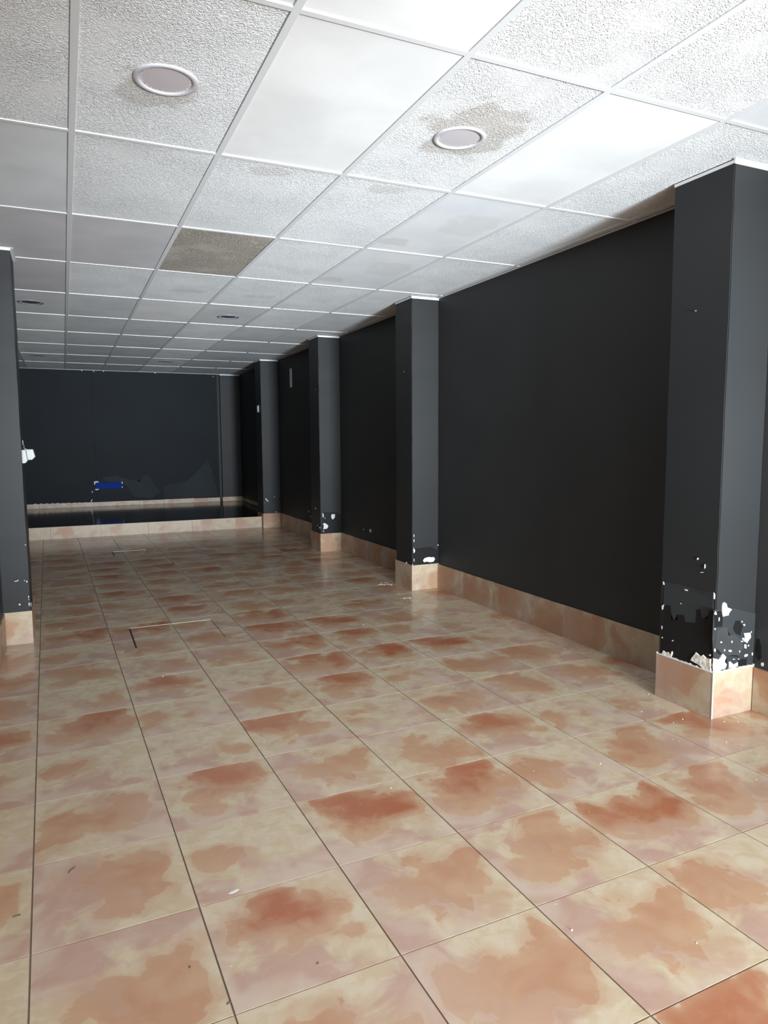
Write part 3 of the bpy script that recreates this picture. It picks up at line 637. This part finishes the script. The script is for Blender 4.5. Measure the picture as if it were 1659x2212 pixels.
  ('p3', 'chip', 'x', 2.875, [(8.3326, 0.3228), (8.3444, 0.3183), (8.3594, 0.3154), (8.364, 0.3194), (8.3586, 0.3234), (8.3431, 0.3259)]) ,
  ('p3', 'chip', 'x', 2.875, [(8.2457, 0.3041), (8.2485, 0.2934), (8.2675, 0.2948), (8.2835, 0.2999), (8.267, 0.3124), (8.2482, 0.3112)]) ,
  ('p3', 'chip', 'x', 2.875, [(8.3964, 0.5332), (8.4132, 0.5271), (8.433, 0.5232), (8.4352, 0.5299), (8.4325, 0.5345), (8.4127, 0.5386)]) ,
  ('wr', 'chip', 'x', 3.145, [(7.334, 0.3708), (7.2855, 0.3796), (7.2699, 0.3557), (7.3106, 0.3316)]) ,
  ('wr', 'chip', 'x', 3.145, [(7.4883, 0.3533), (7.4919, 0.3456), (7.5052, 0.3462), (7.5162, 0.3501), (7.5047, 0.3592), (7.4912, 0.3581)]) ,
  ('wr', 'chip', 'x', 3.145, [(9.507, 0.3813), (9.5219, 0.3674), (9.5397, 0.3604), (9.5438, 0.378), (9.5376, 0.3914), (9.5193, 0.3969)]) ,
  ('wr', 'chip', 'x', 3.145, [(9.4249, 0.317), (9.4323, 0.3062), (9.455, 0.3055), (9.4677, 0.3129), (9.4549, 0.3238), (9.4328, 0.3253)]) ,
  ('p4', 'chip', 'y', 10.955, [(2.9, 0.4732), (2.9178, 0.4725), (2.9268, 0.4453), (2.9511, 0.4281), (2.9412, 0.4177), (2.9103, 0.4432)]) ,
  ('p4', 'chip', 'y', 10.955, [(3.0556, 0.4914), (3.0545, 0.4845), (3.0477, 0.4872), (3.0417, 0.4919), (3.0479, 0.4989), (3.0547, 0.4962)]) ,
  ('p4', 'chip', 'y', 10.955, [(3.0883, 0.246), (3.0825, 0.2408), (3.0684, 0.2418), (3.062, 0.2473), (3.0681, 0.2522), (3.0817, 0.2518)]) ,
  ('p4', 'chip', 'y', 10.955, [(3.1946, 0.2641), (3.1904, 0.2481), (3.1836, 0.2482), (3.1799, 0.2648), (3.1845, 0.282), (3.1916, 0.2797)]) ,
  ('p4', 'chip', 'y', 10.955, [(2.8911, 0.3996), (2.8875, 0.3969), (2.8833, 0.3957), (2.8829, 0.4), (2.8835, 0.4027), (2.8877, 0.4039)]) ,
  ('pl', 'chip', 'y', 5.335, [(-0.3188, 0.278), (-0.3232, 0.2749), (-0.3266, 0.2712), (-0.3296, 0.2746), (-0.3335, 0.2796), (-0.3292, 0.2844), (-0.3258, 0.2857), (-0.3225, 0.2818)]) ,
  ('pl', 'chip', 'y', 5.335, [(-0.2663, 0.3263), (-0.2677, 0.317), (-0.2704, 0.3187), (-0.2716, 0.3269), (-0.2696, 0.3357), (-0.2669, 0.335)]) ,
  ('pl', 'chip', 'y', 5.335, [(-0.2656, 0.3077), (-0.2673, 0.3047), (-0.27, 0.305), (-0.2715, 0.3083), (-0.2696, 0.3115), (-0.2668, 0.3108)]) ,
  ('pl', 'chip', 'y', 5.335, [(-0.2654, 0.2759), (-0.2668, 0.2643), (-0.2694, 0.2599), (-0.2711, 0.2688), (-0.2721, 0.2766), (-0.2699, 0.2886), (-0.2679, 0.2874), (-0.2661, 0.2864)]) ,
  ('pl', 'chip', 'y', 5.335, [(-0.2553, 0.2722), (-0.2574, 0.2604), (-0.2596, 0.2548), (-0.2591, 0.2726), (-0.258, 0.2847), (-0.2559, 0.2891)]) ,
  ('pl', 'chip', 'y', 5.335, [(-0.3514, 0.4418), (-0.3447, 0.445), (-0.3339, 0.4452), (-0.3281, 0.4522), (-0.3241, 0.4456), (-0.3314, 0.4413), (-0.345, 0.44)]) ,
  ('pl', 'chip', 'y', 5.335, [(-0.2853, 0.4421), (-0.2859, 0.4382), (-0.2891, 0.4399), (-0.2917, 0.4427), (-0.2888, 0.4465), (-0.2856, 0.445)]) ,
  ('pl', 'chip', 'y', 5.335, [(-0.2699, 0.4339), (-0.2722, 0.4284), (-0.2772, 0.4292), (-0.2792, 0.4347), (-0.2768, 0.4399), (-0.272, 0.4397)]) ,
  ('pl', 'chip', 'y', 5.335, [(-0.267, 0.6881), (-0.2677, 0.6843), (-0.2709, 0.6859), (-0.2736, 0.6885), (-0.2706, 0.6922), (-0.2674, 0.6907)]) ,
  ('wb', 'chip', 'y', 13.715, [(0.4716, 0.6737), (0.5235, 0.6823), (0.5578, 0.661), (0.5105, 0.6523), (0.4904, 0.6225), (0.4694, 0.6231)]) ,
  ('wb', 'chip', 'y', 13.715, [(0.4819, 0.5366), (0.541, 0.5447), (0.5519, 0.5266), (0.4927, 0.5159)]) ,
  ('wb', 'chip', 'y', 13.715, [(0.9588, 0.6335), (0.952, 0.6188), (0.9445, 0.6119), (0.9445, 0.634), (0.946, 0.648), (0.9535, 0.6552)]) ,
  ('wb', 'chip', 'y', 13.715, [(0.9528, 0.5565), (0.9467, 0.5396), (0.9393, 0.5345), (0.9376, 0.557), (0.9413, 0.5748), (0.9487, 0.5776)]) ,
  ('wb', 'chip', 'y', 13.715, [(0.4414, 0.4898), (0.4353, 0.475), (0.4281, 0.4697), (0.4268, 0.4903), (0.4299, 0.5057), (0.4372, 0.5092)]) ,
  ('wb', 'chip', 'y', 13.715, [(0.4225, 0.3586), (0.4316, 0.3532), (0.4182, 0.3156), (0.3965, 0.3013)]) ,
  ('wb', 'chip', 'y', 13.715, [(0.3334, 0.2989), (0.3307, 0.2909), (0.3122, 0.2944), (0.2967, 0.3004), (0.3126, 0.3079), (0.3309, 0.3046)]) ,
  ('wb', 'chip', 'y', 13.715, [(0.3688, 2.6495), (0.3608, 2.6421), (0.3515, 2.6384), (0.3508, 2.6489), (0.3523, 2.6556), (0.3616, 2.6595)]) ,
  ('wb', 'chip', 'y', 13.715, [(0.5601, 2.6439), (0.5574, 2.6348), (0.5484, 2.6371), (0.541, 2.6433), (0.5492, 2.6531), (0.5584, 2.6503)]) ,
  ('wb', 'chip', 'y', 13.715, [(0.7262, 2.6472), (0.7184, 2.6405), (0.7091, 2.6375), (0.7068, 2.6465), (0.71, 2.6533), (0.7196, 2.6556)]) ,
  ('wb', 'chip', 'y', 13.715, [(1.6117, 2.6499), (1.6083, 2.6391), (1.5983, 2.6403), (1.5929, 2.6492), (1.5987, 2.6597), (1.6084, 2.6594)]) ,
  ('wb', 'chip', 'y', 13.715, [(2.6707, 2.6172), (2.6694, 2.609), (2.6615, 2.6116), (2.6548, 2.6167), (2.6619, 2.6253), (2.6697, 2.6227)]) ,
  ('wb', 'chip', 'y', 13.715, [(-0.4659, 0.3035), (-0.479, 0.2961), (-0.5104, 0.2979), (-0.5245, 0.306), (-0.5108, 0.313), (-0.4803, 0.3121)]) ,
  ('wb', 'chip', 'y', 13.715, [(-0.3745, 0.3025), (-0.3918, 0.2974), (-0.4224, 0.2986), (-0.4401, 0.3053), (-0.4207, 0.3108), (-0.3891, 0.3087)]) ,
  ('wb', 'chip', 'y', 13.715, [(-0.28, 0.3014), (-0.3073, 0.297), (-0.3388, 0.2955), (-0.3423, 0.3041), (-0.338, 0.3092), (-0.3064, 0.3108)]) ,
  ('wb', 'chip', 'y', 13.715, [(-0.1908, 0.3005), (-0.2186, 0.2962), (-0.2502, 0.2947), (-0.254, 0.3032), (-0.2493, 0.3083), (-0.2174, 0.3098)]) ,
  ('wb', 'chip', 'y', 13.715, [(-0.1135, 0.3002), (-0.1238, 0.2923), (-0.156, 0.2949), (-0.1738, 0.3028), (-0.1564, 0.3101), (-0.1253, 0.3083)]) ,
  ('wb', 'chip', 'y', 13.715, [(-0.0181, 0.2991), (-0.0356, 0.2939), (-0.0669, 0.2952), (-0.0852, 0.302), (-0.0652, 0.3075), (-0.0329, 0.3054)]) ,
  ('wb', 'chip', 'y', 13.715, [(0.0697, 0.2984), (0.0549, 0.291), (0.0222, 0.2925), (0.009, 0.3009), (0.0218, 0.3079), (0.0534, 0.3073)]) ,
  ('wb', 'chip', 'y', 13.715, [(0.1696, 0.2971), (0.1423, 0.293), (0.1102, 0.2919), (0.1031, 0.2999), (0.1117, 0.3049), (0.1445, 0.3055)]) ,
  ('wb', 'chip', 'y', 13.715, [(0.2456, 0.2969), (0.2411, 0.2885), (0.2086, 0.2928), (0.1814, 0.2996), (0.2088, 0.3072), (0.2408, 0.3031)]) ,
  ('wb', 'chip', 'y', 13.715, [(0.3433, 0.2958), (0.3297, 0.2881), (0.2965, 0.29), (0.2814, 0.2984), (0.2961, 0.3056), (0.3282, 0.3045)]) ,
  ('wb', 'light', 'y', 13.715, [(1.6758, 0.559), (2.0878, 0.6257), (2.2754, 0.7807), (2.4391, 0.9644), (2.5081, 1.057), (2.5816, 0.854), (2.6419, 0.6363), (2.6993, 0.3083), (2.1289, 0.3036), (1.6671, 0.3219)]) ,
  ('wb', 'light', 'y', 13.715, [(0.6087, 0.7458), (0.8477, 0.7777), (1.0376, 0.7084), (1.2552, 0.6504), (1.3336, 0.7651), (1.4446, 0.7491), (1.5019, 0.6169), (1.6215, 0.4555), (1.4661, 0.3299), (1.1458, 0.3686), (1.0324, 0.5797), (0.6065, 0.6951)]) ,
]
for (ow, kd, ax, v, pts) in PATCHES:
    patch(ow, kd, ax, v, pts)
# white plaster left along the top of the nearest pillar's skirting
def rim(par, pts, ax, v, w=0.006):
    bm = bmesh.new(); rr = random.Random(3)
    pl = par.location
    a0, a1 = pts
    n = 26; prev = None
    for k in range(n+1):
        a = a0+(a1-a0)*k/n; h = 0.235+rr.uniform(0.003, 0.009)
        cs = [(v[0], 0.2345), (v[0], h), (v[1], h), (v[1], 0.2345)]
        ring = []
        for q, z in cs:
            ring.append(bm.verts.new((q-pl[0], a-pl[1], z-pl[2]) if ax == 'x' else (a-pl[0], q-pl[1], z-pl[2])))
        if prev:
            for i in range(4): bm.faces.new((prev[i], prev[(i+1)%4], ring[(i+1)%4], ring[i]))
        else: bm.faces.new(ring)
        prev = ring
    bm.faces.new(prev[::-1]); bmesh.ops.recalc_face_normals(bm, faces=bm.faces)
    return link('plaster_ledge', bm, M_CHIP, par)
rim(PR['p1'], (2.386, 2.744), 'x', (PX-0.010, PX-0.001))
rim(PR['p1'], (2.862, 3.149), 'y', (2.377, 2.385))

# ------------------------------------------------------------------ recessed ceiling lights
def downlight(x, y, label, ring=M_RING, glass=M_DIFF):
    t = thing('ceiling_light', label, 'ceiling light', (x, y, ZC+0.004))
    def lathe(prof, n=40):
        bm = bmesh.new(); rings = []
        for r, z in prof: rings.append([bm.verts.new((r*math.cos(2*math.pi*k/n), r*math.sin(2*math.pi*k/n), z)) for k in range(n)] if r > 0 else [bm.verts.new((0, 0, z))])
        for a, b_ in zip(rings[:-1], rings[1:]):
            for k in range(n):
                j = (k+1) % n
                if len(b_) == 1: bm.faces.new((a[k], a[j], b_[0]))
                else: bm.faces.new((a[k], a[j], b_[j], b_[k]))
        bmesh.ops.recalc_face_normals(bm, faces=bm.faces)
        return bm
    link('trim_ring', lathe([(0.112, 0.0), (0.1125, -0.004), (0.110, -0.0065), (0.100, -0.0075), (0.094, -0.006), (0.090, -0.003), (0.089, 0.001)]), ring, t, True)
    link('diffuser', lathe([(0.0895, -0.0012), (0.06, -0.0022), (0.0, -0.0026)]), glass, t, True)
    return t
downlight(0.393, 2.716, 'round ceiling light nearest on the left, faint brown stain beside it')
downlight(1.597, 2.712, 'round ceiling light nearest on the right, ringed by a large brown stain')
downlight(-0.212, 7.33, 'middle-row round ceiling light beside the left pillar', M_RINGD, M_DIFFD)
downlight(1.612, 7.40, 'middle-row round ceiling light in the centre of the ceiling', M_RINGD, M_DIFFD)
downlight(-0.28, 11.72, 'farthest row round ceiling light, left one by the left pillar', M_RINGD, M_DIFFD)
downlight(1.560, 11.85, 'farthest row round ceiling light, right one before the back wall', M_RINGD, M_DIFFD)

# ------------------------------------------------------------------ small fittings
def wedge_box(label, x0, x1, y0, y1, z0, z1, cut):
    t = thing('wall_box', label, 'wall box', ((x0+x1)/2, y0, (z0+z1)/2), 'white wall boxes on the left pillar')
    cx, cz = (x0+x1)/2, (z0+z1)/2
    bm = bmesh.new()
    prof = [(x0, z0), (x1-cut, z0), (x1, z0+cut), (x1-cut*0.55, z1), (x0, z1)]
    a = [bm.verts.new((x-cx, 0, z-cz)) for x, z in prof]; b_ = [bm.verts.new((x-cx, y1-y0, z-cz)) for x, z in prof]
    for i in range(5): bm.faces.new((a[i], a[(i+1)%5], b_[(i+1)%5], b_[i]))
    bm.faces.new(a[::-1]); bm.faces.new(b_); bmesh.ops.recalc_face_normals(bm, faces=bm.faces)
    bevel(bm, 0.004, 2)
    link('housing', bm, M_WHITEP, t, False)
    bm = bmesh.new(); box(bm, x0-cx+0.006, x1-cut-cx-0.004, -0.003, 0.0, z0-cz+0.012, z1-cz-0.012); bevel(bm, 0.001)
    link('front_cover', bm, M_WHITEP, t)
    return t
wedge_box('white wall box tight against the left pillar, left and lower of the pair', -0.262, -0.228, 5.36, 5.46, 1.245, 1.335, 0.016)
wedge_box('white wall box standing farther out from the left pillar, right of the pair', -0.262, -0.188, 5.60, 5.69, 1.262, 1.338, 0.022)
def tube(name, pts, r, mat, parent=None):
    cu = bpy.data.curves.new(name, 'CURVE'); cu.dimensions = '3D'; cu.bevel_depth = r; cu.bevel_resolution = 2
    sp = cu.splines.new('NURBS'); sp.points.add(len(pts)-1); sp.order_u = 3; sp.use_endpoint_u = True
    for p, q in zip(sp.points, pts): p.co = (*q, 1)
    tmp = bpy.data.objects.new(name, cu); COL.objects.link(tmp)
    dg = bpy.context.evaluated_depsgraph_get(); me = bpy.data.meshes.new_from_object(tmp.evaluated_get(dg))
    bpy.data.objects.remove(tmp); me.materials.clear(); me.materials.append(mat)
    o = bpy.data.objects.new(name, me); COL.objects.link(o)
    if parent: o.parent = parent
    return o
tag(tube('cable', [(-0.2575, 5.50, 1.400), (-0.256, 5.49, 1.388), (-0.257, 5.50, 1.372), (-0.250, 5.53, 1.360), (-0.258, 5.56, 1.352), (-0.248, 5.60, 1.342), (-0.240, 5.62, 1.337)], 0.0028, M_CABLE), 'short twisted grey cable above the white boxes on the left pillar', 'cable')
# blue plate low on the back wall
t = thing('blue_plate', 'bright blue rectangular plate low on the black back wall', 'plate', (0.715, YB-0.02, 0.60))
bm = bmesh.new(); box(bm, -0.225, 0.232, -0.006, 0.0, -0.062, 0.056); bevel(bm, 0.002)
bl_ = link('plate', bm, M_BLUE, t)
for (x, z) in ((0.228, 0.045), (0.230, -0.04)):
    bm = bmesh.new(); box(bm, x-0.006, x+0.006, -0.0075, -0.0055, z-0.014, z+0.014); bevel(bm, 0.0008)
    link('torn_edge', bm, M_CHIP, t)
# pale upright strip on the right wall
bm = bmesh.new(); box(bm, XR-0.014, XR, 10.205, 10.285, 2.185, 2.462); bevel(bm, 0.003, 2)
tag(link('wall_strip', bm, M_STRIP), 'pale upright plastic strip high on the dark right wall', 'strip')
# switch on the fourth pillar's side
t = thing('light_switch', 'small pale switch plate on the side of the fourth right pillar', 'switch', (PX, 11.15, 1.90))
bm = bmesh.new(); box(bm, -0.011, -0.002, -0.045, 0.045, -0.055, 0.055); bevel(bm, 0.003, 2); link('plate', bm, M_STRIP, t)
bm = bmesh.new(); box(bm, -0.015, -0.010, -0.022, 0.022, -0.034, 0.034); bevel(bm, 0.0015); link('rocker', bm, M_STRIP, t)
# screws left in the pillar sides
for (x, y, z, lab) in ((PX, 2.575, 2.012, 'tiny dark screw in the side of the nearest right pillar'), (PX+0.010, 5.86, 2.012, 'tiny dark screw in the side of the second right pillar'), (PX+0.006, 8.34, 2.019, 'tiny dark screw in the side of the third right pillar')):
    bm = bmesh.new(); bmesh.ops.create_cone(bm, cap_ends=True, segments=10, radius1=0.0035, radius2=0.003, depth=0.010, matrix=Matrix.Rotation(-math.pi/2, 4, 'Y'))
    bmesh.ops.translate(bm, verts=bm.verts, vec=(x-0.005, y, z))
    tag(link('screw', bm, M_TWIG), lab, 'screw')

# ------------------------------------------------------------------ debris on the floor
def lump(bm, x, y, r, rr):
    n0 = len(bm.verts)
    res = bmesh.ops.create_icosphere(bm, subdivisions=1, radius=r)
    for v in res['verts']:
        v.co *= rr.uniform(0.7, 1.2); v.co.z *= 0.6
        v.co += Vector((x, y, r*0.45))
bm = bmesh.new(); rr = random.Random(11)
spots = [(2.84, 2.77), (2.733, 2.439), (2.655, 2.425), (2.032, 2.238), (3.10, 2.90), (2.99, 3.653), (1.525, 1.285), (1.127, 2.428), (0.471, 4.213), (1.997, 4.777), (2.072, 6.857), (0.699, 9.004), (1.247, 1.471), (2.89, 2.33), (2.95, 2.30), (2.62, 2.60), (2.70, 2.16)]
for x, y in spots: lump(bm, x, y, rr.uniform(0.0025, 0.0042), rr)
for _ in range(26):
    x, y = (rr.uniform(2.45, 3.05), rr.uniform(1.7, 2.33)); lump(bm, x, y, rr.uniform(0.0010, 0.0022), rr)
for _ in range(24):
    x, y = rr.uniform(2.55, 2.82), rr.uniform(5.2, 5.65); lump(bm, x, y, rr.uniform(0.0012, 0.003), rr)
for _ in range(40):
    x, y = rr.uniform(0.2, 3.0), rr.uniform(1.0, 8.0)
    if x < 2.8: lump(bm, x, y, rr.uniform(0.0010, 0.0020), rr)
o = link('plaster_crumbs', bm, M_CHIP); o['kind'] = 'stuff'; tag(o, 'tiny white plaster crumbs scattered over the terracotta floor tiles', 'debris')
def smear(name, cx, cy, rx, ry, label, n=14, mat=M_CHIP):
    bm = bmesh.new(); rr = random.Random(int(cx*100))
    for kk in range(n):
        x = cx+rr.gauss(0, rx*0.4); y = cy+rr.gauss(0, ry*0.4); r = rr.uniform(0.003, 0.011)
        vs = [bm.verts.new((x+r*1.8*math.cos(a)*rr.uniform(.6, 1.2), y+r*math.sin(a)*rr.uniform(.6, 1.2), 0.0012)) for a in [2*math.pi*i/7 for i in range(7)]]
        c0 = bm.verts.new((x, y, 0.0022))
        lo = [bm.verts.new((v.co.x*1.0, v.co.y, 0.0)) for v in vs]
        for i in range(7):
            j = (i+1) % 7; bm.faces.new((vs[i], vs[j], c0)); bm.faces.new((lo[i], lo[j], vs[j], vs[i]))
    o = link(name, bm, mat); o['kind'] = 'stuff'; return tag(o, label, 'dust')
smear('plaster_dust', 2.76, 6.06, 0.09, 0.12, 'white plaster dust on the floor at the foot of the second pillar')
smear('plaster_dust', 2.70, 5.44, 0.07, 0.03, 'white plaster smear on the floor in front of the second pillar', 8)
# white blob as a painted glint on a smear; dark bits on the near floor
def blob(name, x, y, rx, ry, rot, h, mat, label, cat):
    bm = bmesh.new(); n = 14; rr = random.Random(int(x*1000))
    rim_ = []; mid = []
    for k in range(n):
        a = 2*math.pi*k/n; q = rr.uniform(0.8, 1.15)
        px, py = rx*q*math.cos(a), ry*q*math.sin(a)
        X, Y = x+px*math.cos(rot)-py*math.sin(rot), y+px*math.sin(rot)+py*math.cos(rot)
        rim_.append(bm.verts.new((X, Y, 0))); mid.append(bm.verts.new((x+(X-x)*0.7, y+(Y-y)*0.7, h)))
    for k in range(n): bm.faces.new((rim_[k], rim_[(k+1)%n], mid[(k+1)%n], mid[k]))
    bm.faces.new(mid); bmesh.ops.recalc_face_normals(bm, faces=bm.faces)
    return tag(link(name, bm, mat), label, cat)
blob('floor_glint', 0.414, 2.051, 0.020, 0.007, 0.2, 0.0012, M_CHIP, 'small white painted glint on a smeared cream floor tile, lower left', 'painted glint')
for (x, y, l, a, lab) in ((-0.041, 2.38, 0.016, 0.9, 'curled dark twig on the floor, left side of the view'), (-0.191, 2.205, 0.010, 0.1, 'dark twig on the floor close to the left edge of the view'),
                          (0.308, 1.621, 0.006, 0.4, 'dark bit of dirt beside a tile joint, lower left'), (0.551, 1.654, 0.003, 0.4, 'dark speck of dirt on the tile right of the dirt bit, lower middle'),
                          (0.239, 1.784, 0.003, 1.2, 'dark speck of dirt on a terracotta tile, lower left')):
    o = tube('debris_bit', [(x-l*math.cos(a), y-l*math.sin(a), 0.0016), (x-l*0.3*math.sin(a), y+l*0.3*math.cos(a), 0.0030), (x+l*math.cos(a), y+l*math.sin(a), 0.0016)], 0.0016, M_TWIG)
    tag(o, lab, 'debris')
